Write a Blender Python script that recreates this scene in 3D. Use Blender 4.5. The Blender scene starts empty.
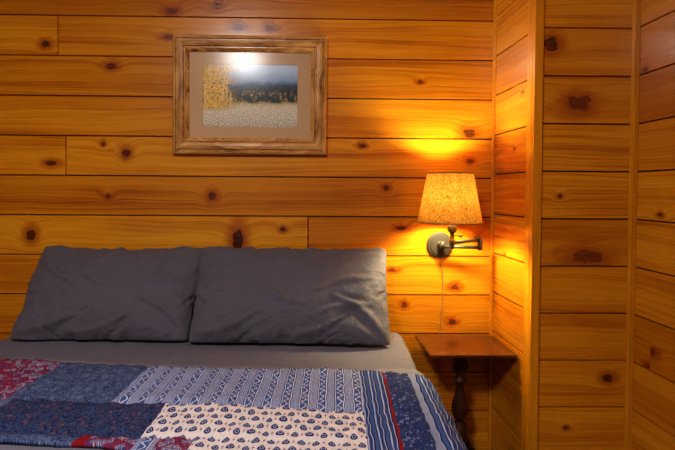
import bpy, bmesh, math, random
from mathutils import Vector, Matrix, Euler, noise as mnoise
random.seed(7)
C = bpy.context.scene.collection
scene = bpy.context.scene
try:
    scene.view_settings.view_transform = 'Standard'
    scene.view_settings.look = 'Medium High Contrast'
except Exception as e:
    print('LOOK', e)
R = math.radians
F = 450.0
# ---------------------------------------------------------------- camera
camd = bpy.data.cameras.new('camera'); cam = bpy.data.objects.new('camera', camd); C.objects.link(cam)
camd.sensor_width = 36; camd.lens = 24
YAW, TILT, ROLL = 1.0, 1.0, 0.4
VX, VY = 303.0, 190.0
camd.shift_x = (337.5 - VX - F*math.tan(R(YAW)))/675
camd.shift_y = -(225 - VY - F*math.tan(R(TILT)))/675
CAMLOC = Vector((0, -2.02, 1.19))
CROT = (Matrix.Rotation(R(-YAW), 4, 'Z') @ Matrix.Rotation(R(90-TILT), 4, 'X') @ Matrix.Rotation(R(ROLL), 4, 'Z'))
cam.matrix_world = Matrix.Translation(CAMLOC) @ CROT
camd.clip_start = .02
scene.camera = cam
def ray(px, py):
    return (CROT.to_3x3() @ Vector(((px-337.5)/F + camd.shift_x*675/F, (225-py)/F + camd.shift_y*675/F, -1)))
def Wy(px, py, y):
    d = ray(px, py); return CAMLOC + d*((y-CAMLOC.y)/d.y)
def Wx(px, py, x):
    d = ray(px, py); return CAMLOC + d*((x-CAMLOC.x)/d.x)

# ---------------------------------------------------------------- helpers
def tag(o, label=None, cat=None, group=None, kind=None):
    if label: o['label'] = label
    if cat: o['category'] = cat
    if group: o['group'] = group
    if kind: o['kind'] = kind
    return o
def empty(name, loc):
    o = bpy.data.objects.new(name, None); C.objects.link(o); o.location = loc; o.empty_display_size = .05
    return o
def link(name, me, mat=None, parent=None, smooth=False):
    o = bpy.data.objects.new(name, me); C.objects.link(o)
    if mat is not None and not me.materials: me.materials.append(mat)
    if parent is not None:
        o.parent = parent
        o.matrix_parent_inverse = Matrix.Identity(4)
        me.transform(Matrix.Translation(-Vector(parent.location)))
    if smooth:
        for p in me.polygons: p.use_smooth = True
    return o
def from_bm(name, bm, mat, parent=None, smooth=False):
    bmesh.ops.recalc_face_normals(bm, faces=bm.faces)
    me = bpy.data.meshes.new(name); bm.to_mesh(me); bm.free()
    return link(name, me, mat, parent, smooth)
def lathe(bm, prof, center=(0,0,0), M=None, segs=32):
    M = M or Matrix.Identity(3); c = Vector(center)
    rings = []
    for r, z in prof:
        if r < 1e-5:
            rings.append([bm.verts.new(c + M @ Vector((0,0,z)))])
        else:
            rings.append([bm.verts.new(c + M @ Vector((r*math.cos(2*math.pi*k/segs), r*math.sin(2*math.pi*k/segs), z))) for k in range(segs)])
    for a, b in zip(rings[:-1], rings[1:]):
        for k in range(segs):
            k2 = (k+1) % segs
            if len(a) == 1 and len(b) == 1: continue
            if len(a) == 1: bm.faces.new((a[0], b[k], b[k2]))
            elif len(b) == 1: bm.faces.new((a[k], b[0], a[k2]))
            else: bm.faces.new((a[k], b[k], b[k2], a[k2]))
def tube(bm, pts, r, segs=12, cap=True):
    pts = [Vector(p) for p in pts]; rings = []
    up = Vector((0,0,1)); prevn = None
    for i, p in enumerate(pts):
        t = (pts[min(i+1, len(pts)-1)] - pts[max(i-1, 0)]).normalized()
        if prevn is None:
            a = Vector((1,0,0)) if abs(t.z) > .9 else up
            n = t.cross(a).normalized()
        else:
            n = (prevn - t*prevn.dot(t)).normalized()
        prevn = n; b = t.cross(n)
        rr = r[i] if isinstance(r, (list, tuple)) else r
        rings.append([bm.verts.new(p + (n*math.cos(2*math.pi*k/segs) + b*math.sin(2*math.pi*k/segs))*rr) for k in range(segs)])
    for a, b in zip(rings[:-1], rings[1:]):
        for k in range(segs):
            bm.faces.new((a[k], a[(k+1)%segs], b[(k+1)%segs], b[k]))
    if cap:
        bm.faces.new(rings[0]); bm.faces.new(rings[-1])
def box(bm, lo, hi, bev=0):
    lo = Vector(lo); hi = Vector(hi)
    r = bmesh.ops.create_cube(bm, size=1)
    vs = r['verts']
    bmesh.ops.scale(bm, vec=hi-lo, verts=vs); bmesh.ops.translate(bm, vec=(lo+hi)/2, verts=vs)
    if bev:
        es = list({e for v in vs for e in v.link_edges})
        bmesh.ops.bevel(bm, geom=es, offset=bev, segments=3, affect='EDGES', profile=.5)

# ---------------------------------------------------------------- node helper
class NT:
    def __init__(s, name):
        s.m = bpy.data.materials.new(name); s.m.use_nodes = True
        s.t = s.m.node_tree; s.t.nodes.clear()
        s.out = s.t.nodes.new('ShaderNodeOutputMaterial')
    def n(s, typ, **kw):
        nd = s.t.nodes.new(typ)
        for k, v in kw.items(): setattr(nd, k, v)
        return nd
    def set(s, sock, v):
        if isinstance(v, bpy.types.NodeSocket): s.t.links.new(v, sock)
        else: sock.default_value = v
    def math(s, op, a, b=None, c=None, clamp=False):
        nd = s.n('ShaderNodeMath', operation=op); nd.use_clamp = clamp
        s.set(nd.inputs[0], a)
        if b is not None: s.set(nd.inputs[1], b)
        if c is not None: s.set(nd.inputs[2], c)
        return nd.outputs[0]
    def add(s, a, b): return s.math('ADD', a, b)
    def mul(s, a, b): return s.math('MULTIPLY', a, b)
    def sub(s, a, b): return s.math('SUBTRACT', a, b)
    def uv(s, name):
        nd = s.n('ShaderNodeUVMap'); nd.uv_map = name; return s.sep(nd.outputs[0])
    def sep(s, v):
        nd = s.n('ShaderNodeSeparateXYZ'); s.set(nd.inputs[0], v); return nd.outputs
    def comb(s, x, y, z=0.0):
        nd = s.n('ShaderNodeCombineXYZ'); s.set(nd.inputs[0], x); s.set(nd.inputs[1], y); s.set(nd.inputs[2], z); return nd.outputs[0]
    def noise(s, vec, scale=1, detail=2, rough=.5, dist=0):
        nd = s.n('ShaderNodeTexNoise'); s.set(nd.inputs['Vector'], vec)
        nd.inputs['Scale'].default_value = scale; nd.inputs['Detail'].default_value = detail
        nd.inputs['Roughness'].default_value = rough; nd.inputs['Distortion'].default_value = dist
        return nd.outputs[0]
    def voro(s, vec, scale=1, feature='F1', out='Distance'):
        nd = s.n('ShaderNodeTexVoronoi'); nd.feature = feature; s.set(nd.inputs['Vector'], vec)
        nd.inputs['Scale'].default_value = scale
        return nd.outputs[out]
    def ramp(s, fac, stops, interp='LINEAR'):
        nd = s.n('ShaderNodeValToRGB'); cr = nd.color_ramp; cr.interpolation = interp
        while len(cr.elements) < len(stops): cr.elements.new(.5)
        for e, (p, c) in zip(cr.elements, stops):
            e.position = p
            e.color = (c, c, c, 1) if isinstance(c, (int, float)) else (*c, 1)
        s.set(nd.inputs[0], fac); return nd.outputs[0]
    def mix(s, fac, a, b, mode='MIX'):
        nd = s.n('ShaderNodeMix', data_type='RGBA', blend_type=mode)
        s.set(nd.inputs[0], fac)
        for i, v in ((6, a), (7, b)):
            if isinstance(v, tuple) and len(v) == 3: v = (*v, 1)
            s.set(nd.inputs[i], v)
        return nd.outputs[2]
    def less(s, a, b): return s.math('LESS_THAN', a, b)
    def smooth(s, v, a, b):
        nd = s.n('ShaderNodeMapRange', interpolation_type='SMOOTHSTEP'); s.set(nd.inputs[0], v)
        nd.inputs[1].default_value = a; nd.inputs[2].default_value = b
        nd.inputs[3].default_value = 0; nd.inputs[4].default_value = 1
        return nd.outputs[0]
    def bsdf(s, col, rough=.5, metal=0, bump=None, bstr=.3, bdist=.01, **kw):
        p = s.n('ShaderNodeBsdfPrincipled')
        if isinstance(col, tuple): col = (*col[:3], 1)
        s.set(p.inputs['Base Color'], col); s.set(p.inputs['Roughness'], rough); p.inputs['Metallic'].default_value = metal
        for k, v in kw.items(): s.set(p.inputs[k.replace('_', ' ')], v)
        if bump is not None:
            b = s.n('ShaderNodeBump'); b.inputs['Strength'].default_value = bstr; b.inputs['Distance'].default_value = bdist
            s.set(b.inputs['Height'], bump); s.t.links.new(b.outputs[0], p.inputs['Normal'])
        s.t.links.new(p.outputs[0], s.out.inputs[0])
        return p

# ---------------------------------------------------------------- wood with grain, knots (needs UV layers grain + knot, attribute rnd)
def wood_mat(name, cols, knot=(.045,.008,.002), halo=(.36,.07,.004), rough=.27, gs=1.0, tints=((.72,.58,.40),(.92,.84,.72),(1.0,1.0,1.0)), coat=.7):
    t = NT(name)
    u = t.uv('grain'); k = t.uv('knot')
    at = t.n('ShaderNodeAttribute'); at.attribute_name = 'rnd'; rs = t.sep(at.outputs['Color'])
    r1, r2 = rs[0], rs[1]
    s_, t_ = u[0], u[1]
    kd = t.math('SQRT', t.add(t.mul(k[0], k[0]), t.mul(k[1], k[1])))
    wob = t.noise(t.comb(t.mul(k[0], 1.0), t.mul(k[1], 1.0), t.mul(r1, 19.0)), .9, 3, .6)
    kr = t.add(kd, t.mul(t.sub(wob, .5), t.add(.9, t.mul(r2, 1.8))))
    n1 = t.noise(t.comb(t.mul(s_, .7), t.mul(t_, 4.0), t.mul(r1, 37.0)), 1, 2)
    bumpk = t.mul(t.math('EXPONENT', t.mul(t.mul(kd, kd), -.16)), .035)
    Ff = t.add(t.add(t_, t.mul(t.sub(n1, .5), .13)), bumpk)
    g1 = t.noise(t.comb(t.mul(Ff, 120.0*gs), t.mul(s_, 1.1), t.mul(r2, 11.0)), 1, 3, .65)
    g2 = t.noise(t.comb(t.mul(Ff, 22.0*gs), t.mul(s_, .5), t.mul(r2, 23.0)), 1, 1)
    fine = t.noise(t.comb(t.mul(t_, 700.0), t.mul(s_, 14.0), 0.0), 1, 2)
    blot = t.noise(t.comb(t.mul(s_, 2.2), t.mul(t_, 9.0), t.mul(r2, 51.0)), 1, 2)
    g = t.add(t.add(t.add(t.mul(g1, .52), t.mul(g2, .34)), t.mul(fine, .12)), t.mul(t.sub(blot, .5), .22))
    base = t.ramp(g, [(.34, cols[0]), (.46, cols[1]), (.59, cols[2]), (.76, cols[1])])
    tint = t.ramp(r1, [(0, tints[0]), (.5, tints[1]), (1, tints[2])])
    base = t.mix(1.0, base, tint, 'MULTIPLY')
    hal = t.smooth(kr, 2.8, .9)
    base = t.mix(t.mul(hal, .8), base, halo)
    core = t.smooth(kr, 1.05, .70)
    rings = t.math('SINE', t.mul(kr, 15.0))
    kc = t.mix(t.add(t.mul(rings, .35), t.add(t.mul(r2, .75), .15)), knot, (knot[0]*5.0, knot[1]*6.0, knot[2]*4.0))
    base = t.mix(core, base, kc)
    t.bsdf(base, t.add(t.mul(g1, .12), rough-.06), bump=t.sub(g, t.mul(core, .25)), bstr=.2, bdist=.004, Specular_IOR_Level=.45, Coat_Weight=coat, Coat_Roughness=.12)
    return t.m
PINE = wood_mat('varnished_knotty_pine', [(.46,.135,.005), (.70,.275,.010), (.82,.385,.019)])
OAK = wood_mat('oak_frame_wood', [(.15,.052,.011), (.50,.24,.058), (.72,.42,.14)], gs=2.6, tints=((.9,.9,.9),(1,1,1),(1,1,1)), coat=.2)

class WB:
    """quads with grain uv, knot uv and a random colour per board"""
    def __init__(s): s.v = []; s.f = []; s.g = []; s.k = []; s.r = []
    def quad(s, pts, g, k, r):
        i = len(s.v); s.v += [tuple(p) for p in pts]; s.f.append((i, i+1, i+2, i+3))
        s.g += g; s.k += k; s.r += [(r[0], r[1], 0, 1)]*4
    def build(s, name, mat, parent=None):
        me = bpy.data.meshes.new(name); me.from_pydata(s.v, [], s.f)
        for nm, dat in (('grain', s.g), ('knot', s.k)):
            l = me.uv_layers.new(name=nm); l.data.foreach_set('uv', [c for p in dat for c in p])
        a = me.color_attributes.new('rnd', 'FLOAT_COLOR', 'CORNER'); a.data.foreach_set('color', [c for p in s.r for c in p])
        return link(name, me, mat, parent)
    def wbox(s, lo, hi, axis, bev=.002):
        rr = (random.random()*.5+.5, random.random()); off = random.random()*9
        bm = bmesh.new(); box(bm, lo, hi, 0)
        if bev: bmesh.ops.bevel(bm, geom=bm.edges[:], offset=bev, segments=2, affect='EDGES', profile=.5)
        bmesh.ops.recalc_face_normals(bm, faces=bm.faces)
        for f in bm.faces:
            n = f.normal; pts = [v.co.copy() for v in f.verts]
            def ck(p):
                a = p[axis]; rest = [p[i] for i in range(3) if i != axis]
                j = 0 if abs([n[i] for i in range(3) if i != axis][0]) < .7 else 1
                return (a + off, rest[j] + off*.3)
            if len(pts) == 4: s.quad(pts, [ck(p) for p in pts], [(50,50)]*4, rr)
        bm.free()

def plank_wall(name, org, ud, nd, L, zl, seams, knots, rndk=0.0, back=.04, rmin=0.0):
    org = Vector(org); ud = Vector(ud); nd = Vector(nd); w = WB(); b = .0032; gd = .015
    P = lambda u, z, d: org + ud*u + Vector((0,0,z)) + nd*d
    for i, (z0, z1) in enumerate(zip(zl[:-1], zl[1:])):
        cuts = [0] + sorted(s for (zz, s) in seams if z0 < zz < z1) + [L]
        for u0, u1 in zip(cuts[:-1], cuts[1:]):
            rr = (rmin + (1-rmin)*random.random(), random.random()); off = random.random()*20; ot = random.random()*3
            ks = sorted([k for k in knots if u0 <= k[0] < u1 and z0 < k[1] < z1])
            if rndk:
                x = u0 + random.random()/rndk
                while x < u1:
                    if all(abs(x-k[0]) > .10 for k in ks):
                        q = random.uniform(.004, .011)
                        ks.append((x, random.uniform(z0+.02, z1-.02), q*random.uniform(1,1.6), q))
                    x += random.uniform(.4, 1.6)/rndk
                ks.sort()
            ed = [u0] + [(a[0]+c[0])/2 for a, c in zip(ks[:-1], ks[1:])] + [u1]
            if not ks: ks = [None]
            for j, kk in enumerate(ks):
                a0, a1 = ed[j], ed[j+1]
                i0 = a0 + (b if j == 0 and u0 > 0 else 0); i1 = a1 - (b if j == len(ks)-1 and u1 < L else 0)
                G = lambda u, z: (u + off, z - z0 + ot)
                K = (lambda u, z: ((u-kk[0])/kk[2], (z-kk[1])/kk[3])) if kk else (lambda u, z: (50, 50))
                def q(c):
                    w.quad([P(*x) for x in c], [G(x[0], x[1]) for x in c], [K(x[0], x[1]) for x in c], rr)
                q([(i0, z0+b, 0), (i1, z0+b, 0), (i1, z1-b, 0), (i0, z1-b, 0)])
                q([(i0, z1-b, 0), (i1, z1-b, 0), (a1, z1-b*.35, -gd), (a0, z1-b*.35, -gd)])
                q([(a0, z0+b*.35, -gd), (a1, z0+b*.35, -gd), (i1, z0+b, 0), (i0, z0+b, 0)])
                if i0 > a0: q([(a0, z0, -gd), (i0, z0+b, 0), (i0, z1-b, 0), (a0, z1, -gd)])
                if i1 < a1: q([(i1, z0+b, 0), (a1, z0, -gd), (a1, z1, -gd), (i1, z1-b, 0)])
    z0, z1 = zl[0], zl[-1]; g2 = gd+.0005
    for c in ([(0,z0,-back),(L,z0,-back),(L,z1,-back),(0,z1,-back)], [(0,z0,-back),(0,z0,-gd),(0,z1,-gd),(0,z1,-back)],
              [(L,z0,-back),(L,z0,-gd),(L,z1,-gd),(L,z1,-back)], [(0,z1,-back),(L,z1,-back),(L,z1,-gd),(0,z1,-gd)],
              [(0,z0,-back),(L,z0,-back),(L,z0,-gd),(0,z0,-gd)], [(0,z0,-g2),(L,z0,-g2),(L,z1,-g2),(0,z1,-g2)]):
        w.quad([P(*x) for x in c], [(x[0], x[1]) for x in c], [(0,0)]*4, (.1,.1))
    o = w.build(name, PINE); tag(o, kind='structure'); return o

# ---------------------------------------------------------------- room geometry
XL, XA, XC, YB, YF, ZC = -2.3, None, None, -.365, -3.4, 2.42
XA = Wy(493, 225, 0).x
XC = Wy(633, 225, YB).x
PIT = .1765
zref = Wy(300, 177, 0).z
def lines(zr):
    z = zr
    while z > 0.02: z -= PIT
    out = [0.0]; z += PIT if z <= 0.02 else 0
    while z < ZC-.02: out.append(z); z += PIT
    out.append(ZC); return out
def kp(px, py, rx, ry):
    p = Wy(px, py, 0); return (p.x - XL, p.z, rx/225, ry/225)
bk = [kp(*a) for a in [(46,44,4.5,3.5),(238,27,6,3.5),(270,28,5,3),(168,37,5,2.5),
    (218,5,4,4),(172,11,6,3.5),(111,66,5.5,3.5),(420,82,3,2),
    (469,133,7,5),(180,104,4,2),
    (103,144,2,2),(126,153,4.5,4.5),(51,163,6,3),(362,146,4,2),(470,161,4,2.5),
    (212,196,4.5,4.5),(108,196,3,2.5),(386,188,3.5,3),
    (31,235,5,6),(238,240,6,12),(283,229,3,2.5),(401,228,6,2.5),(478,238,4,4),
    (392,270,5,2),(455,287,5,3),(404,305,3,3),(452,322,4,3)]]
rows = lines(zref)
sm = [(Wy(58,38,0).z, Wy(58,38,0).x-XL), (Wy(66,157,0).z, Wy(66,157,0).x-XL), (Wy(308,238,0).z, Wy(308,238,0).x-XL)]
plank_wall('wall_back', (XL, 0, 0), (1,0,0), (0,-1,0), XA-XL, rows, sm, bk)
zB = lines(Wy(585, 219, YB).z)
def kb(px, py, rx, ry):
    p = Wy(px, py, YB); return (p.x - XA, p.z, rx/270, ry/270)
plank_wall('wall_alcove_side', (XA, 0, 0), (0,-1,0), (-1,0,0), -YB-.02, zB, [],
    [(.20, Wy(500,150,-.15).z, .008,.006), (.12, Wy(500,255,-.1).z, .01,.008), (.26, Wy(510,95,-.2).z,.006,.006)])
plank_wall('wall_alcove_front', (XA, YB, 0), (1,0,0), (0,-1,0), XC-XA, zB, [],
    [kb(*a) for a in [(552,44,8,7),(578,104,13,8),(585,257,16,8),(608,378,6,4.5),(560,196,2.5,2),(566,428,3,2)]], back=.019, rmin=.25)
def kc(px, py, r1, r2):
    p = Wx(px, py, XC); return (-p.y + YB, p.z, r1, r2)
plank_wall('wall_right', (XC, YB, 0), (0,-1,0), (-1,0,0), YB-YF, zB, [],
    [kc(652,352,.022,.014), kc(648,366,.016,.010), kc(660,215,.012,.008), kc(645,70,.012,.008)], .15)
plank_wall('wall_left', (XL, YF, 0), (0,1,0), (1,0,0), -YF, rows, [], [], .5)
t = NT('ceiling_paint'); gc = t.n('ShaderNodeTexCoord')
t.bsdf(t.ramp(t.noise(gc.outputs['Object'], 3), [(0,(.56,.44,.31)),(1,(.62,.50,.36))]), .8); CEIL = t.m
bm = bmesh.new(); box(bm, (XL-.05, YF, ZC), (XC+.05, .05, ZC+.06)); tag(from_bm('ceiling', bm, CEIL), kind='structure')
t = NT('brown_floor'); gc = t.n('ShaderNodeTexCoord'); o3 = t.sep(gc.outputs['Object'])
t.bsdf(t.ramp(t.noise(t.comb(t.mul(o3[0], 3.0), t.mul(o3[1], 40.0)), 1, 3), [(.3,(.05,.024,.010)),(.7,(.12,.06,.025))]), .5); FLO = t.m
bm = bmesh.new(); box(bm, (XL-.05, YF, -.06), (XC+.05, .05, 0)); tag(from_bm('floor', bm, FLO), kind='structure')
def trim(n, boxes, axis=2):
    w = WB()
    for lo, hi in boxes: w.wbox(lo, hi, axis, bev=.002)
    o = w.build('trim_%d' % n, PINE); tag(o, kind='structure')
trim(1, [((XA-.016, YB-.016, 0), (XA+.016, YB, ZC)), ((XA-.016, YB+.0005, 0), (XA, YB+.042, ZC))])
trim(2, [((XC-.020, YB-.020, 0), (XC, YB, ZC))])
trim(3, [((XA-.012, -.012, 0), (XA, 0, ZC))])
w = WB(); w.wbox((XL, -.015, 0), (XA-.013, -.0005, .09), 0, bev=.003); tag(w.build('baseboard_back', PINE), kind='structure')

# ---------------------------------------------------------------- simple materials
def plain(name, col, rough=.5, metal=0, var=.15, ns=20, **kw):
    t = NT(name); gc = t.n('ShaderNodeTexCoord'); n = t.noise(gc.outputs['Object'], ns, 3)
    a = tuple(c*(1-var) for c in col); b = tuple(min(1, c*(1+var)) for c in col)
    t.bsdf(t.ramp(n, [(.3, a), (.7, b)]), rough, metal, **kw); return t.m
BRONZE = plain('dark_pewter_metal', (.055,.050,.046), .5, .5)
BRASS = plain('aged_brass', (.20,.13,.06), .3, .9)
WHITEP = plain('translucent_cord_plastic', (.30,.20,.09), .5)
t = NT('dark_stained_wood'); gc = t.n('ShaderNodeTexCoord'); o3 = t.sep(gc.outputs['Object'])
DWT = t.ramp(t.noise(t.comb(t.mul(o3[0], 5.0), t.mul(o3[1], 90.0), t.mul(o3[2], 8.0)), 1, 4, .6, .4), [(.32,(.045,.011,.003)),(.5,(.115,.034,.008)),(.68,(.18,.060,.014))])
t.bsdf(DWT, .26, Specular_IOR_Level=.4, Coat_Weight=.4, Coat_Roughness=.12); DWOOD = t.m
t = NT('dark_turned_wood'); gc = t.n('ShaderNodeTexCoord'); o3 = t.sep(gc.outputs['Object'])
t.bsdf(t.ramp(t.noise(t.comb(t.mul(o3[0], 60.0), t.mul(o3[1], 60.0), t.mul(o3[2], 6.0)), 1, 4), [(.3,(.035,.012,.004)),(.7,(.085,.030,.010))]), .4, Specular_IOR_Level=.35); TURN = t.m
def cloth(name, col, bs=.35):
    t = NT(name); gc = t.n('ShaderNodeTexCoord'); o = gc.outputs['Object']
    n = t.noise(o, 7, 4, .6); wv = t.noise(o, 900, 1)
    a = tuple(c*.95 for c in col); b = tuple(c*1.05 for c in col)
    h = t.add(t.add(t.mul(t.noise(o, 8, 4, .5, 1.6), 1.0), t.mul(t.noise(o, 22, 3, .5, 2.0), .20)), t.mul(wv, .02))
    t.bsdf(t.ramp(n, [(.3, a), (.7, b)]), .8, bump=h, bstr=bs, bdist=.03, Specular_IOR_Level=.25, Sheen_Weight=.08, Sheen_Roughness=.5)
    return t.m
GREY = cloth('grey_cotton', (.112,.106,.136), .52); GREY2 = cloth('grey_sheet_cotton', (.140,.136,.182), .3); GREY3 = cloth('grey_blanket_cloth', (.175,.170,.222), .25)

# ---------------------------------------------------------------- framed picture
def P0(px, py): return Wy(px, py, -.02)
pl, pt_, pr, pb = P0(172.5, 95).x, P0(250, 35.5).z, P0(327, 95).x, P0(250, 154.5).z
cx, cz = (pl+pr)/2, (pt_+pb)/2
fr = empty('framed_picture', (cx, -.001, cz))
tag(fr, 'oak framed landscape picture with beige mat hanging on the pine wall', 'picture')
hw, hh = (pr-pl)/2, (pt_-pb)/2
prof = [(0, 0), (0, .020), (.005, .026), (.014, .027), (.017, .020), (.021, .020), (.024, .029), (.036, .030), (.047, .027), (.050, .019), (.054, .019), (.057, .025), (.065, .022), (.072, .015), (.072, 0)]
w = WB()
for side in range(4):
    ang = side*math.pi/2
    a, b_ = (hw, hh) if side % 2 == 0 else (hh, hw)
    rr = (random.random()*.5+.4, random.random()); off = random.random()*9
    for (i0, d0), (i1, d1) in zip(prof[:-1], prof[1:]):
        pts = []; g = []
        for (sx, ins, d) in ((-1, i0, d0), (1, i0, d0), (1, i1, d1), (-1, i1, d1)):
            lx, lz = sx*(a-ins), -(b_-ins)
            X = lx*math.cos(ang) - lz*math.sin(ang); Z = lx*math.sin(ang) + lz*math.cos(ang)
            pts.append((cx+X, -.001-d, cz+Z)); g.append((lx*5+off, ins+d+off))
        w.quad(pts, g, [(50,50)]*4, rr)
w.build('frame', OAK, fr)
bm = bmesh.new(); box(bm, (cx-hw+.01, -.006, cz-hh+.01), (cx+hw-.01, -.0015, cz+hh-.01)); from_bm('backing_board', bm, plain('brown_backing', (.2,.12,.06)), fr)
ol, orr, ot, ob = P0(202, 95).x, P0(298, 95).x, P0(250, 63.5).z, P0(250, 127).z
il, ir, it, ib = pl+.066, pr-.066, pt_-.066, pb+.066
def matquads(y, e):
    bm = bmesh.new(); o_ = [(il,it),(ir,it),(ir,ib),(il,ib)]; n_ = [(ol,ot),(orr,ot),(orr,ob),(ol,ob)]
    q_ = [(ol+e,ot-e),(orr-e,ot-e),(orr-e,ob+e),(ol+e,ob+e)]
    for A, B, ya, yb in ((o_, n_, y, y), (n_, q_, y, y+.002)):
        for k in range(4):
            k2 = (k+1) % 4
            bm.faces.new([bm.verts.new((p[0], yy, p[1])) for p, yy in ((A[k],ya),(A[k2],ya),(B[k2],yb),(B[k],yb))])
    return bm
from_bm('mat', matquads(-.0115, .0025), plain('beige_mat_board', (.64,.41,.22), .8, 0, .03, 300), fr)
t = NT('landscape_print'); u = t.uv('UVMap')
nn = t.noise(t.comb(t.mul(u[0], 9.0), t.mul(u[1], 7.0)), 1, 4, .65)
v = t.add(u[1], t.mul(t.sub(nn, .5), .14))
base = t.ramp(v, [(0,(.24,.17,.12)),(.12,(.46,.37,.28)),(.30,(.62,.50,.36)),(.38,(.56,.40,.14)),(.42,(.02,.025,.025)),(.58,(.008,.018,.035)),(.66,(.04,.08,.14)),(.72,(.30,.40,.55)),(.85,(.55,.64,.78)),(1,(.66,.73,.84))])
frost = t.noise(t.comb(t.mul(u[0], 70.0), t.mul(u[1], 52.0)), 1, 5, .7)
base = t.mix(t.mul(t.mul(t.smooth(frost, .42, .60), .9), t.smooth(u[1], .42, .34)), base, (.95,.84,.66))
yel = t.noise(t.comb(t.mul(u[0], 48.0), t.mul(u[1], 36.0)), 1, 5, .7)
clump = t.noise(t.comb(t.mul(u[0], 22.0), t.mul(u[1], 6.0), 7.0), 1, 3, .6)
left = t.smooth(t.add(u[0], t.mul(t.sub(clump, .5), .5)), .38, .22)
band = t.mul(t.smooth(u[1], 1.0, .92), t.smooth(u[1], .26, .34))
base = t.mix(t.mul(t.mul(.8, left), band), base, (.12,.07,.02))
base = t.mix(t.mul(t.mul(t.smooth(yel, .38, .52), left), band), base, (.95,.56,.06))
mid = t.mul(t.smooth(u[1], .64, .5), t.smooth(u[1], .34, .42))
base = t.mix(t.mul(t.mul(t.smooth(yel, .46, .58), mid), t.smooth(clump, .48, .56)), base, (.74,.44,.07))
tr = t.noise(t.comb(t.mul(u[0], 120.0), t.mul(u[1], 1.2)), 1, 1)
base = t.mix(t.mul(t.mul(t.mul(t.smooth(tr, .60, .65), left), band), .85), base, (.92,.86,.76))
t.bsdf(base, .6); PRINT = t.m
me = bpy.data.meshes.new('print'); me.from_pydata([(ol-.01,-.0085,ob-.01),(orr+.01,-.0085,ob-.01),(orr+.01,-.0085,ot+.01),(ol-.01,-.0085,ot+.01)], [], [(0,1,2,3)])
l = me.uv_layers.new(name='UVMap'); l.data.foreach_set('uv', [0,0,1,0,1,1,0,1])
link('landscape_print', me, PRINT, fr)
t = NT('picture_glass'); gl = t.n('ShaderNodeBsdfGlossy'); gl.inputs['Roughness'].default_value = .18
tp = t.n('ShaderNodeBsdfTransparent'); mx = t.n('ShaderNodeMixShader'); fz = t.n('ShaderNodeFresnel'); fz.inputs[0].default_value = 1.38
t.t.links.new(fz.outputs[0], mx.inputs[0]); t.t.links.new(tp.outputs[0], mx.inputs[1]); t.t.links.new(gl.outputs[0], mx.inputs[2]); t.t.links.new(mx.outputs[0], t.out.inputs[0])
me = bpy.data.meshes.new('glass'); me.from_pydata([(il,-.0145,ib),(ir,-.0145,ib),(ir,-.0145,it),(il,-.0145,it)], [], [(0,1,2,3)])
link('glass', me, t.m, fr)

# ---------------------------------------------------------------- wall lamp
YS = -.18
pc = Wy(440, 245, -.01)
lamp = empty('wall_lamp', (pc.x, 0, pc.z))
tag(lamp, 'lit swing arm wall lamp with mottled amber shade beside the bed', 'lamp')
MY = Matrix.Rotation(R(90), 3, 'X')
bm = bmesh.new(); lathe(bm, [(0,0),(.055,0),(.058,.003),(.058,.008),(.055,.011),(.047,.012),(.045,.015),(.018,.0165),(.014,.020),(.013,.05),(0,.05)], (pc.x, -.0005, pc.z), MY, 64)
from_bm('backplate', bm, BRONZE, lamp, False)
sc = Wy(449.5, 222, YS)
stx = Wy(452, 240, YS).x
z_lo = Wy(460, 247, -.06).z; z_hi = Wy(460, 240.5, -.1).z
xe = Wy(480, 243, -.075).x
bm = bmesh.new()
tube(bm, [(pc.x, -.045, z_lo-.01), (pc.x, -.045, z_lo+.022)], .011, 20)
tube(bm, [(pc.x, -.045, z_lo), (xe, -.075, z_lo)], .0075, 14)
from_bm('lower_arm', bm, BRONZE, lamp, True)
bm = bmesh.new()
tube(bm, [(xe, -.075, z_hi), (stx, YS, z_hi)], .0075, 14)
from_bm('upper_arm', bm, BRONZE, lamp, True)
bm = bmesh.new()
zz = z_lo-.013; lathe(bm, [(0,0),(.006,.001),(.010,.003),(.011,.006),(.011,.046),(.010,.049),(.006,.051),(0,.052)], (xe, -.075, zz), None, 24)
from_bm('elbow_joint', bm, BRONZE, lamp, True)
bm = bmesh.new()
lathe(bm, [(0,-.015),(.006,-.013),(.009,-.008),(.006,-.003),(.011,0),(.012,.022),(.008,.026),(.008,.05),(.017,.058),(.019,.062),(.019,.105),(.013,.108),(0,.108)], (stx, YS, z_hi-.012), None, 24)
from_bm('lamp_holder', bm, BRONZE, lamp, True)
bm = bmesh.new()
tube(bm, [(stx, YS, z_hi+.028), (stx+.032, YS, z_hi+.028)], .0025, 8)
lathe(bm, [(0,0),(.006,.001),(.007,.006),(.005,.011),(0,.012)], (stx+.03, YS, z_hi+.028), Matrix.Rotation(R(90), 3, 'Y'), 14)
from_bm('switch_knob', bm, BRONZE, lamp, True)
rb = (Wy(480.5, 222, YS).x - Wy(418.5, 222, YS).x)/2; rt = (Wy(472, 175, YS).x - Wy(428, 175, YS).x)/2
H = Wy(450, 172.5, YS).z - sc.z; scx = sc.x; zb = sc.z - .002
t = NT('mottled_parchment_shade'); gc = t.n('ShaderNodeTexCoord'); o = gc.outputs['Object']; ob3 = t.sep(o)
n0 = t.noise(o, 45, 4, .65, 1.5)
n1 = t.noise(o, 95, 6, .75, 3.0); n2 = t.noise(t.comb(t.mul(ob3[0], 1.0), t.mul(ob3[1], 1.0), t.mul(ob3[2], .35)), 260, 3, .6, 1.5)
f = t.add(t.add(t.mul(n1, .50), t.mul(n2, .35)), t.mul(n0, .15))
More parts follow.
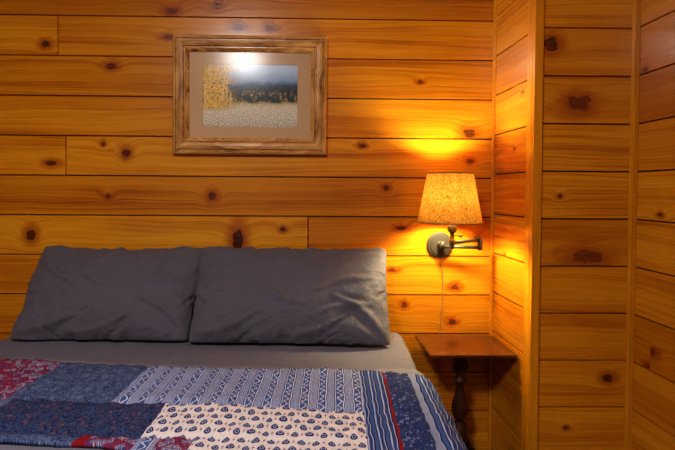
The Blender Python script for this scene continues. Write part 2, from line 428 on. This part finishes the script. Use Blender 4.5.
col = t.ramp(f, [(.40,(.16,.042,.005)),(.47,(.36,.125,.015)),(.53,(.53,.225,.032)),(.61,(.72,.39,.085))])
df = t.n('ShaderNodeBsdfDiffuse'); ts = t.n('ShaderNodeBsdfTranslucent'); mx = t.n('ShaderNodeMixShader'); mx.inputs[0].default_value = .042
t.t.links.new(col, df.inputs[0]); t.t.links.new(col, ts.inputs[0]); t.t.links.new(df.outputs[0], mx.inputs[1]); t.t.links.new(ts.outputs[0], mx.inputs[2]); t.t.links.new(mx.outputs[0], t.out.inputs[0])
SHADE = t.m
bm = bmesh.new(); lathe(bm, [(rb, 0), (rb*.75+rt*.25, H*.25), ((rb+rt)/2, H*.5), (rb*.25+rt*.75, H*.75), (rt, H)], (scx, YS, zb), None, 96)
sh = from_bm('lamp_shade', bm, SHADE, lamp, True)
TAPE = plain('shade_edge_tape', (.30,.15,.04), .7)
for r_, z_ in ((rb, 0), (rt, H)):
    bm = bmesh.new()
    lathe(bm, [(r_+.001, -.0005), (r_+.0018, .002), (r_+.001, .0045), (r_-.001, .0045), (r_-.001, -.0005), (r_+.001, -.0005)], (scx, YS, zb+z_-(.004 if z_ else 0)), None, 64)
    from_bm('shade_trim', bm, TAPE, lamp, True)
bm = bmesh.new()
for k in range(3):
    a = k*2*math.pi/3+.5
    tube(bm, [(scx, YS, zb+H-.025), (scx+(rt-.001)*math.cos(a), YS+(rt-.001)*math.sin(a), zb+H-.012)], .0018, 8)
lathe(bm, [(0,-.004),(.014,-.003),(.014,.002),(0,.003)], (scx, YS, zb+H-.025), None, 20)
from_bm('shade_spider', bm, BRASS, lamp, True)
t = NT('lit_bulb'); em = t.n('ShaderNodeEmission'); em.inputs[0].default_value = (1,.95,.52,1); em.inputs[1].default_value = 600; t.t.links.new(em.outputs[0], t.out.inputs[0])
bm = bmesh.new(); zbulb = zb + .105
lathe(bm, [(0,-.045),(.012,-.042),(.014,-.03),(.026,-.008),(.030,.008),(.026,.024),(.014,.034),(0,.037)], (scx, YS, zbulb), None, 24)
from_bm('bulb', bm, t.m, lamp, True)
bm = bmesh.new()
c0 = Wy(441, 258, -.012); c1 = Wy(439, 338, -.010)
pts = []
for i in range(26):
    q = i/25; p = c0.lerp(Vector((c1.x, -.009, .30)), q); p.x += .008*math.sin(q*6.5)*(1-q*.5) + .004; pts.append(p)
pts[0].x = c0.x
tube(bm, pts, .0020, 8)
from_bm('power_cord', bm, WHITEP, lamp, True)

# ---------------------------------------------------------------- bedside table
tl = Wy(415, 335, -.02); tr_ = XA - .006
ztop = tl.z; yfr = -.02 - .245
bt = empty('side_table', ((tl.x+tr_)/2, -.15, 0))
tag(bt, 'small dark wood pedestal table standing in the corner below the wall lamp', 'table')
bm = bmesh.new()
box(bm, (tl.x, yfr, ztop-.014), (tr_, -.018, ztop), .004)
from_bm('tabletop', bm, DWOOD, bt, False)
px_ = Wy(461, 400, -.16).x; py_ = -.145
bm = bmesh.new()
zt = ztop-.014
prof = [(0,zt),(.055,zt),(.055,zt-.016),(.030,zt-.024),(.024,zt-.034),(.036,zt-.050),(.043,zt-.072),(.036,zt-.095),(.022,zt-.112),(.020,zt-.122),(.034,zt-.130),(.034,zt-.142),(.022,zt-.15),(.020,zt-.17),(.028,zt-.20),(.040,zt-.235),(.043,zt-.26),(.037,zt-.285),(.023,zt-.305),(.021,zt-.312),(.038,zt-.322),(.038,zt-.40),(.02,zt-.41),(0,zt-.412)]
prof = [(r_*.78, z_) for r_, z_ in prof]
lathe(bm, prof, (px_, py_, 0), None, 36)
from_bm('pedestal', bm, TURN, bt, True)
for k in range(3):
    a = -math.pi/2 + k*2*math.pi/3; bm = bmesh.new(); pts = []; rr = []
    for i in range(12):
        q = i/11; r_ = .02 + q*.105; z_ = (zt-.365)*(1-q)*(1-.25*math.sin(q*math.pi)) + .014*q + (.012*math.sin(q*math.pi))
        pts.append((px_+r_*math.cos(a), py_+r_*math.sin(a), max(z_, .014))); rr.append(.016-.004*math.sin(q*math.pi))
    tube(bm, pts, rr, 12); from_bm('foot', bm, TURN, bt, True)

# ---------------------------------------------------------------- bed (stands turned a few degrees from the wall)
BX0, BX1, BY0, BZ = -1.17, .424, -2.0, .60
BY1 = -.045
TH = R(-4.2)
MB = Matrix.Translation((BX0, BY1, 0)) @ Matrix.Rotation(TH, 4, 'Z') @ Matrix.Translation((-BX0, -BY1, 0))
bed = empty('bed', ((BX0+BX1)/2, (BY0+BY1)/2, 0))
tag(bed, 'wide bed with a mattress on a low wooden base below the picture', 'bed')
bm = bmesh.new(); box(bm, (BX0+.005, BY0+.005, .34), (BX1-.005, BY1-.002, BZ-.012), .035); from_bm('mattress', bm, plain('white_ticking', (.6,.58,.55), .8), bed, True)
bm = bmesh.new(); box(bm, (BX0+.01, BY0+.02, .12), (BX1-.01, BY1-.01, .339), .01); from_bm('bed_base', bm, DWOOD, bed)
for lx in (BX0+.08, BX1-.08):
    for ly in (BY0+.1, BY1-.08):
        bm = bmesh.new(); lathe(bm, [(0,0),(.022,0),(.03,.1199),(0,.1199)], (lx, ly, 0), None, 20); from_bm('leg', bm, TURN, bed, True)
bed.location = MB @ bed.location; bed.rotation_euler.z = TH

def drape(name, x0, x1, y0, y1, z, rad, drop, mat, step=.012, amp=.004, seed=0, matfn=None, thick=.006, edge=None, seamfn=None):
    q = rad*math.pi/2
    S0 = x0 + rad - q - drop; S1 = x1 - rad + q + drop
    ns = int(round((S1-S0)/step)); nt = int(round((y1-y0)/step)); V = []; UV = []
    for j in range(nt+1):
        for i in range(ns+1):
            s = S0 + (S1-S0)*i/ns; tt = j/nt; yu = y0 + (y1-y0)*tt; y = yu
            if edge: y = y + edge(s, tt)
            n = mnoise.noise(Vector((s*3+seed, y*5, seed)))*amp*1.4 + mnoise.noise(Vector((s*9+seed, y*14, 3+seed)))*amp*.6
            if seamfn: n += seamfn(s, yu)
            xa, xb = x0+rad, x1-rad
            if xa <= s <= xb: p = (s, y, z + n)
            else:
                sg = 1 if s > xb else -1; e = (s-xb) if sg > 0 else (xa-s); c = xb if sg > 0 else xa
                if e < q:
                    a = e/rad; p = (c + sg*(rad+n)*math.sin(a), y, z - rad + (rad+n)*math.cos(a))
                else:
                    d = e-q; wv = math.sin(y*23+seed)*.008*min(1, d*6)
                    p = (c + sg*(rad+abs(n)+d*.06+wv+.002), y, z - rad - d)
            V.append(tuple(MB @ Vector(p))); UV.append((s, y))
    Fc = []; mi = []
    for j in range(nt):
        for i in range(ns):
            a = j*(ns+1)+i; Fc.append((a, a+1, a+ns+2, a+ns+1))
            if matfn:
                s = S0 + (S1-S0)*(i+.5)/ns; y = y0+(y1-y0)*(j+.5)/nt; mi.append(matfn(s, y))
    me = bpy.data.meshes.new(name); me.from_pydata(V, [], Fc)
    l = me.uv_layers.new(name='UVMap')
    for lp in me.loops: l.data[lp.index].uv = UV[lp.vertex_index]
    if isinstance(mat, list):
        for m in mat: me.materials.append(m)
        me.polygons.foreach_set('material_index', mi)
        o = link(name, me, None, None, True)
    else: o = link(name, me, mat, None, True)
    if thick:
        md = o.modifiers.new('thickness', 'SOLIDIFY'); md.thickness = thick; md.offset = 1
    return o
o = drape('bed_sheet', BX0, BX1, -.50, BY1, BZ-.004, .038, .22, GREY2, .012, .003, 1, thick=.003)
tag(o, 'grey cotton bed sheet under the pillows and over the mattress', 'bed sheet')
o = drape('blanket', BX0-.008, BX1+.010, BY0+.02, -.475, BZ+.006, .042, .26, GREY3, .012, .004, 4, thick=.006, edge=lambda s, t: (.008*math.sin(s*5)+.012*mnoise.noise(Vector((s*4, 0, 9))))*t)
tag(o, 'smooth light grey blanket lying beneath the patchwork quilt', 'blanket')

# quilt materials
def qbase(t, col, rough=.9):
    u = t.uv('UVMap')
    h = t.add(t.noise(t.comb(u[0], u[1]), 38, 4, .6, .8), t.mul(t.noise(t.comb(u[0], u[1]), 700, 1), .08))
    t.bsdf(col, rough, bump=h, bstr=.8, bdist=.013, Specular_IOR_Level=.15)
NAVY=(.012,.020,.080); SLATE=(.060,.115,.32); WHITE=(.70,.69,.76); RED=(.34,.012,.022); MID=(.035,.065,.21)
def floral(name, base, c1, c2, c3, sc=1.0, w1=.33, w2=.22):
    t = NT(name); u = t.uv('UVMap'); v = t.comb(u[0], u[1])
    sw = t.noise(v, 85*sc, 3, .6, 2.2)
    col = t.mix(t.mul(t.smooth(sw, .46, .49), t.smooth(sw, .60, .57)), base, c3)
    d1 = t.voro(v, 46*sc); d1 = t.add(d1, t.mul(t.sub(t.noise(v, 300*sc, 2), .5), .6))
    ring = t.math('SINE', t.mul(d1, 38.0))
    col = t.mix(t.smooth(d1, w1, w1-.04), col, c1)
    col = t.mix(t.mul(t.smooth(d1, w1, w1-.04), t.smooth(ring, .3, .7)), col, c2)
    d2 = t.voro(t.comb(t.add(u[0], .37), t.add(u[1], .11)), 120*sc)
    col = t.mix(t.smooth(d2, w2, w2-.05), col, c2)
    qbase(t, col); return t.m
Q_RED = floral('red_floral_cotton', (.34,.016,.028), (.035,.065,.22), (.60,.50,.56), (.07,.05,.16), .85, .46, .20)
Q_NAVY = floral('navy_paisley_cotton', (.030,.045,.13), (.050,.080,.20), (.26,.31,.46), (.11,.155,.29), 1.0, .38, .20)
Q_NAVR = floral('navy_cotton_red_flowers', (.012,.020,.070), (.11,.018,.05), (.16,.19,.32), (.060,.09,.20), 1.2, .33, .16)
Q_DOT = floral('navy_dot_cotton', (.020,.032,.11), MID, (.36,.40,.56), MID, 1.3, .3, .2)
Q_MIX = floral('blue_grey_floral_cotton', (.06,.09,.22), (.014,.022,.08), (.42,.44,.56), (.20,.25,.42), 1.1)
def stripes(name, per, stops, vine=True):
    t = NT(name); u = t.uv('UVMap'); v = t.comb(u[0], u[1])
    fx = t.math('FRACT', t.add(t.math('DIVIDE', u[0], per), 50.0))
    col = t.ramp(fx, stops, 'CONSTANT')
    if vine:
        w_ = t.math('ABSOLUTE', t.sub(fx, t.add(.25, t.mul(t.math('SINE', t.mul(u[1], 230.0)), .11))))
        col = t.mix(t.less(w_, .035), col, WHITE)
        d = t.voro(v, 140); col = t.mix(t.mul(t.smooth(d, .28, .2), t.less(fx, .5)), col, (.36,.43,.68))
        fine = t.math('FRACT', t.mul(u[0], 300.0))
        col = t.mix(t.mul(t.less(fine, .45), t.math('GREATER_THAN', fx, .56)), col, SLATE)
    qbase(t, col); return t.m
Q_ST = stripes('blue_white_stripe_cotton', .048, [(0, WHITE), (.04, SLATE), (.46, WHITE), (.51, (.03,.06,.2)), (.55, (.46,.50,.68)), (.95, (.03,.06,.2))])
Q_ST2 = stripes('blue_stripe_cotton', .026, [(0, SLATE), (.28, NAVY), (.36, (.40,.46,.66)), (.50, MID), (.8, (.44,.48,.66)), (.88, NAVY)], False)
t = NT('white_cotton_navy_motifs'); u = t.uv('UVMap'); P_ = .034
def cell(t, u, ox, oy, per):
    yy = t.add(t.math('DIVIDE', u[1], per*.9), 100.0+oy); row = t.math('FLOOR', yy)
    xx = t.add(t.math('DIVIDE', u[0], per), 100.0+ox)
    xx = t.add(xx, t.mul(t.math('MODULO', row, 2.0), .5))
    return t.sub(t.math('FRACT', xx), .5), t.sub(t.math('FRACT', yy), .5)
a, b_ = cell(t, u, 0, 0, P_)
wd_ = t.add(.25, t.mul(b_, -.34))
d = t.math('SQRT', t.add(t.math('POWER', t.math('DIVIDE', a, t.math('MAXIMUM', wd_, .03)), 2.0), t.math('POWER', t.math('DIVIDE', b_, .37), 2.0)))
CREAM = (.76,.71,.70)
col = t.mix(t.smooth(d, 1.02, .92), CREAM, (.025,.045,.18))
col = t.mix(t.mul(t.less(d, .52), t.math('GREATER_THAN', d, .36)), col, (.50,.50,.64))
a2, b2 = cell(t, u, .5, 0, P_)
d2 = t.math('SQRT', t.add(t.mul(a2, a2), t.mul(b2, b2)))
col = t.mix(t.less(d2, .085), col, (.30,.07,.13))
col = t.mix(t.mul(t.less(t.math('ABSOLUTE', a2), .020), t.less(t.math('ABSOLUTE', b2), .26)), col, (.18,.21,.42))
qbase(t, col); Q_WH = t.m
t = NT('plain_red_cotton'); qbase(t, (.26,.012,.024,1)); Q_PR = t.m
t = NT('pale_blue_binding'); qbase(t, (.26,.31,.46,1)); Q_BI = t.m
QM = [Q_RED, Q_NAVY, Q_NAVR, Q_DOT, Q_ST, Q_ST2, Q_WH, Q_PR, Q_BI, Q_MIX]
QY1, QY0 = -.530, -.965
RS, RS2 = -.775, -.930
def qmat(s, y):
    if s > .385: return 5
    if s > .37: return 8
    if s > .30: return 3
    if s > .29: return 7
    if s > .22: return 5
    if y > RS:
        if s < -.74: return 0
        if s < -.45: return 1
        return 4
    elif y > RS2:
        if s < -.86: return 0
        if s < -.72: return 9
        if s < -.30: return 2
        return 6
    else:
        if s < -.44: return 1
        if s < -.41: return 7
        if s < -.30: return 0
        if s < -.25: return 4
        if s < -.17: return 0
        return 6
def qseam(s, y):
    ds = [abs(y-RS), abs(y-RS2), abs(s-.22), abs(s-.295), abs(s-.375)]
    if y > RS: ds += [abs(s+.74), abs(s+.45)]
    else: ds += [abs(s+.30), abs(s+.86), abs(s+.72)]
    m = min(ds)
    puck = mnoise.noise(Vector((s*34, y*34, 4)))
    return -.0055*math.exp(-(m/.010)**2) + .0024*math.sin(s*95)*math.sin(y*95) + .0035*puck
def qedge(s, t):
    w = (.006*math.sin(s*6+1)+.014*mnoise.noise(Vector((s*3, 2, 5))))
    if t > .5: return w*(t-.5)*2
    q = min(1, max(0, (s+.42)/.5)); q = q*q*(3-2*q)
    return (w*.4 - .16*q)*max(0, 1-t/.07)
o = drape('patchwork_quilt', BX0-.02, BX1+.020, QY0, QY1, BZ+.017, .055, .30, QM, .01, .006, 11, matfn=qmat, thick=.010, edge=qedge, seamfn=qseam)
tag(o, 'patchwork quilt in red, navy, white and blue stripes folded across the bed', 'quilt')

# ---------------------------------------------------------------- pillows (cloth simulation, applied)
NX, NY = 84, 56
def make_pillow(w, h, vol, seed):
    nx, ny = NX, NY; V = []; idx = {}; par = []
    def vid(i, j, top):
        edge = i in (0, nx) or j in (0, ny)
        key = (i, j, 0 if edge else top)
        if key not in idx:
            x = (i/nx-.5)*w; y = (j/ny-.5)*h
            z = 0 if edge else (.012 if top else -.012)
            z += mnoise.noise(Vector((x*8+seed, y*8, top*3+seed)))*.005
            idx[key] = len(V); V.append((x, y, z)); par.append((i, j))
        return idx[key]
    Fc = []
    for top in (0, 1):
        for j in range(ny):
            for i in range(nx):
                q = [vid(i, j, top), vid(i+1, j, top), vid(i+1, j+1, top), vid(i, j+1, top)]
                Fc.append(q if top else q[::-1])
    me = bpy.data.meshes.new('pillow'); me.from_pydata(V, [], Fc)
    o = bpy.data.objects.new('pillow', me); C.objects.link(o)
    md = o.modifiers.new('cloth', 'CLOTH'); s = md.settings
    s.quality = 6; s.mass = .25; s.air_damping = 4
    s.tension_stiffness = 25; s.compression_stiffness = 25; s.shear_stiffness = 12; s.bending_stiffness = .15
    s.use_pressure = True; s.uniform_pressure_force = 6; s.use_pressure_volume = True; s.target_volume = vol
    s.effector_weights.gravity = 0
    md.point_cache.frame_start = 1; md.point_cache.frame_end = 45
    return o, par, idx
sims = [make_pillow(.82, .56, .028, 3), make_pillow(.86, .56, .029, 8)]
for f in range(1, 42): scene.frame_set(f)
dg = bpy.context.evaluated_depsgraph_get()
PL = []
for o, par, idx in sims:
    me = bpy.data.meshes.new_from_object(o.evaluated_get(dg))
    PL.append((me, par, idx)); C.objects.unlink(o); bpy.data.objects.remove(o)
scene.frame_set(1)
def place_pillow(data, W_, H_, T_, zbase, ybase, lean, rz, label, seed, cx_, creases):
    me, par, idx = data
    n = len(me.vertices)
    co = [v.co.copy() for v in me.vertices]
    c = sum(co, Vector())/n; co = [p-c for p in co]
    th = max(p.z for p in co)-min(p.z for p in co); sz = T_/th
    Lb = {j: co[idx[(0,j,0)]] for j in range(NY+1)}; Rb = {j: co[idx[(NX,j,0)]] for j in range(NY+1)}
    Bb = {i: co[idx[(i,0,0)]] for i in range(NX+1)}; Tb = {i: co[idx[(i,NY,0)]] for i in range(NX+1)}
    out = []
    for p, (i, j) in zip(co, par):
        u = i/NX; v = j/NY; U = 2*u-1; Vv = 2*v-1
        hx = W_/2*(1 - .014*(1-Vv*Vv) + .024*Vv - .018*max(0, abs(Vv)-.90)/.10)
        hy = H_/2*(1 - .012*(1-U*U) - .028*max(0, abs(U)-.92)/.08)
        if Vv > 0: hy *= 1 - .026*math.sin(U*2.6+seed) * (1-U*U) - .030*(1-U*U)
        k = .92
        x = p.x + k*((-hx - Lb[j].x)*(1-u) + (hx - Rb[j].x)*u)
        y = p.y + k*((-hy - Bb[i].y)*(1-v) + (hy - Tb[i].y)*v)
        z = p.z*sz*(1 - .34*Vv)
        fade = min(1, 4*min(u, 1-u, v, 1-v)+.1)
        a = mnoise.noise(Vector((x*3+seed, y*3, seed)))
        sg = 1 if p.z > 0 else -1
        dz = .012*a + .003*mnoise.noise(Vector((x*9+seed, y*12+x*4, seed+3)))
        for (x0, y0, x1, y1, hgt, wd_) in creases:
            y0 *= .9; y1 *= .9; hgt *= 1.7; wd_ *= .9
            ax, ay = x1-x0, y1-y0; L2 = ax*ax+ay*ay
            tt = ((x-x0)*ax + (y-y0)*ay)/L2
            tc = min(1, max(0, tt))
            bow = .02*math.sin(tc*math.pi)
            ddx = x-(x0+ax*tc) - bow*ay/math.sqrt(L2); ddy = y-(y0+ay*tc) + bow*ax/math.sqrt(L2)
            dist = math.hypot(ddx, ddy)
            w1 = wd_*(.5+.5*math.sin(min(1, tc+.15)*math.pi))
            dz += hgt*math.exp(-(dist/w1)**2) - hgt*.5*math.exp(-((dist-1.6*w1)/w1)**2)
        z += sg*fade*dz
        z += (1-fade)*.006*mnoise.noise(Vector((x*14+seed, y*14, 8)))
        out.append(Vector((x, y, z)))
    for vtx, p in zip(me.vertices, out): vtx.co = p
    me.transform(Matrix.Rotation(rz, 4, 'Z') @ Matrix.Rotation(lean, 4, 'X'))
    zmin = min(v.co.z for v in me.vertices)
    for v in me.vertices:
        if v.co.z < zmin+.03: v.co.z = zmin+.03 - (zmin+.03-v.co.z)*.3
    zmin = min(v.co.z for v in me.vertices); ymax = max(v.co.y for v in me.vertices)
    o = bpy.data.objects.new('pillow', me); C.objects.link(o)
    me.materials.clear(); me.materials.append(GREY)
    for p in me.polygons: p.use_smooth = True
    o.location = (cx_, ybase - ymax, zbase - zmin)
    md = o.modifiers.new('smooth', 'SUBSURF'); md.levels = 1; md.render_levels = 1
    tag(o, label, 'pillow', 'grey pillows on the bed'); return o
cr1 = [(-.34,.20,-.16,.02,.007,.016), (-.30,-.20,-.05,-.10,.008,.018), (.34,-.20,.14,-.06,.008,.016), (.33,.18,.18,.06,.006,.014), (-.10,-.21,.12,-.13,.006,.014), (-.20,.12,.05,.16,.004,.02), (.30,.02,.12,.0,.005,.014), (-.33,-.05,-.18,-.04,.005,.012), (-.12,.06,.10,.0,.004,.018)]
cr2 = [(-.37,.20,-.22,.05,.007,.016), (-.35,-.20,-.12,-.12,.008,.018), (.36,-.20,.16,-.04,.009,.018), (.37,.19,.20,.10,.007,.014), (.0,-.21,.22,-.12,.007,.015), (.33,.05,.10,-.02,.006,.016), (-.05,.17,.12,.10,.005,.018), (.30,-.08,.08,-.14,.006,.014), (-.36,.02,-.20,-.01,.005,.012), (-.10,.0,.06,-.08,.005,.016)]
p1 = place_pillow(PL[0], .70, .425, .16, BZ+.004, -.012, R(52), R(-1), 'grey pillow at the left, partly tucked behind the other pillow', 2, -.780, cr1)
p2 = place_pillow(PL[1], .785, .425, .16, BZ+.004, -.055, R(52), R(-2), 'wider grey pillow nearer the wall lamp, overlapping the other pillow', 5, -.044, cr2)

# ---------------------------------------------------------------- lights
t = NT('lit_ceiling_diffuser'); em = t.n('ShaderNodeEmission'); em.inputs[0].default_value = (1,.97,.96,1); em.inputs[1].default_value = 136; t.t.links.new(em.outputs[0], t.out.inputs[0])
clp = (-.55, -2.15, ZC)
cl = empty('ceiling_light', clp); tag(cl, 'round flush ceiling light with glowing diffuser above the bed foot', 'ceiling light')
bm = bmesh.new(); lathe(bm, [(0,0),(.185,0),(.19,-.012),(.18,-.022),(0,-.022)], clp, None, 40); from_bm('base_ring', bm, BRASS, cl, True)
bm = bmesh.new(); lathe(bm, [(.165,-.0225),(.16,-.045),(.13,-.07),(.08,-.086),(0,-.092)], clp, None, 40); from_bm('diffuser', bm, t.m, cl, True)
wd = bpy.data.worlds.new('world'); scene.world = wd; wd.use_nodes = True
wd.node_tree.nodes['Background'].inputs[0].default_value = (.8,.87,1,1); wd.node_tree.nodes['Background'].inputs[1].default_value = .07
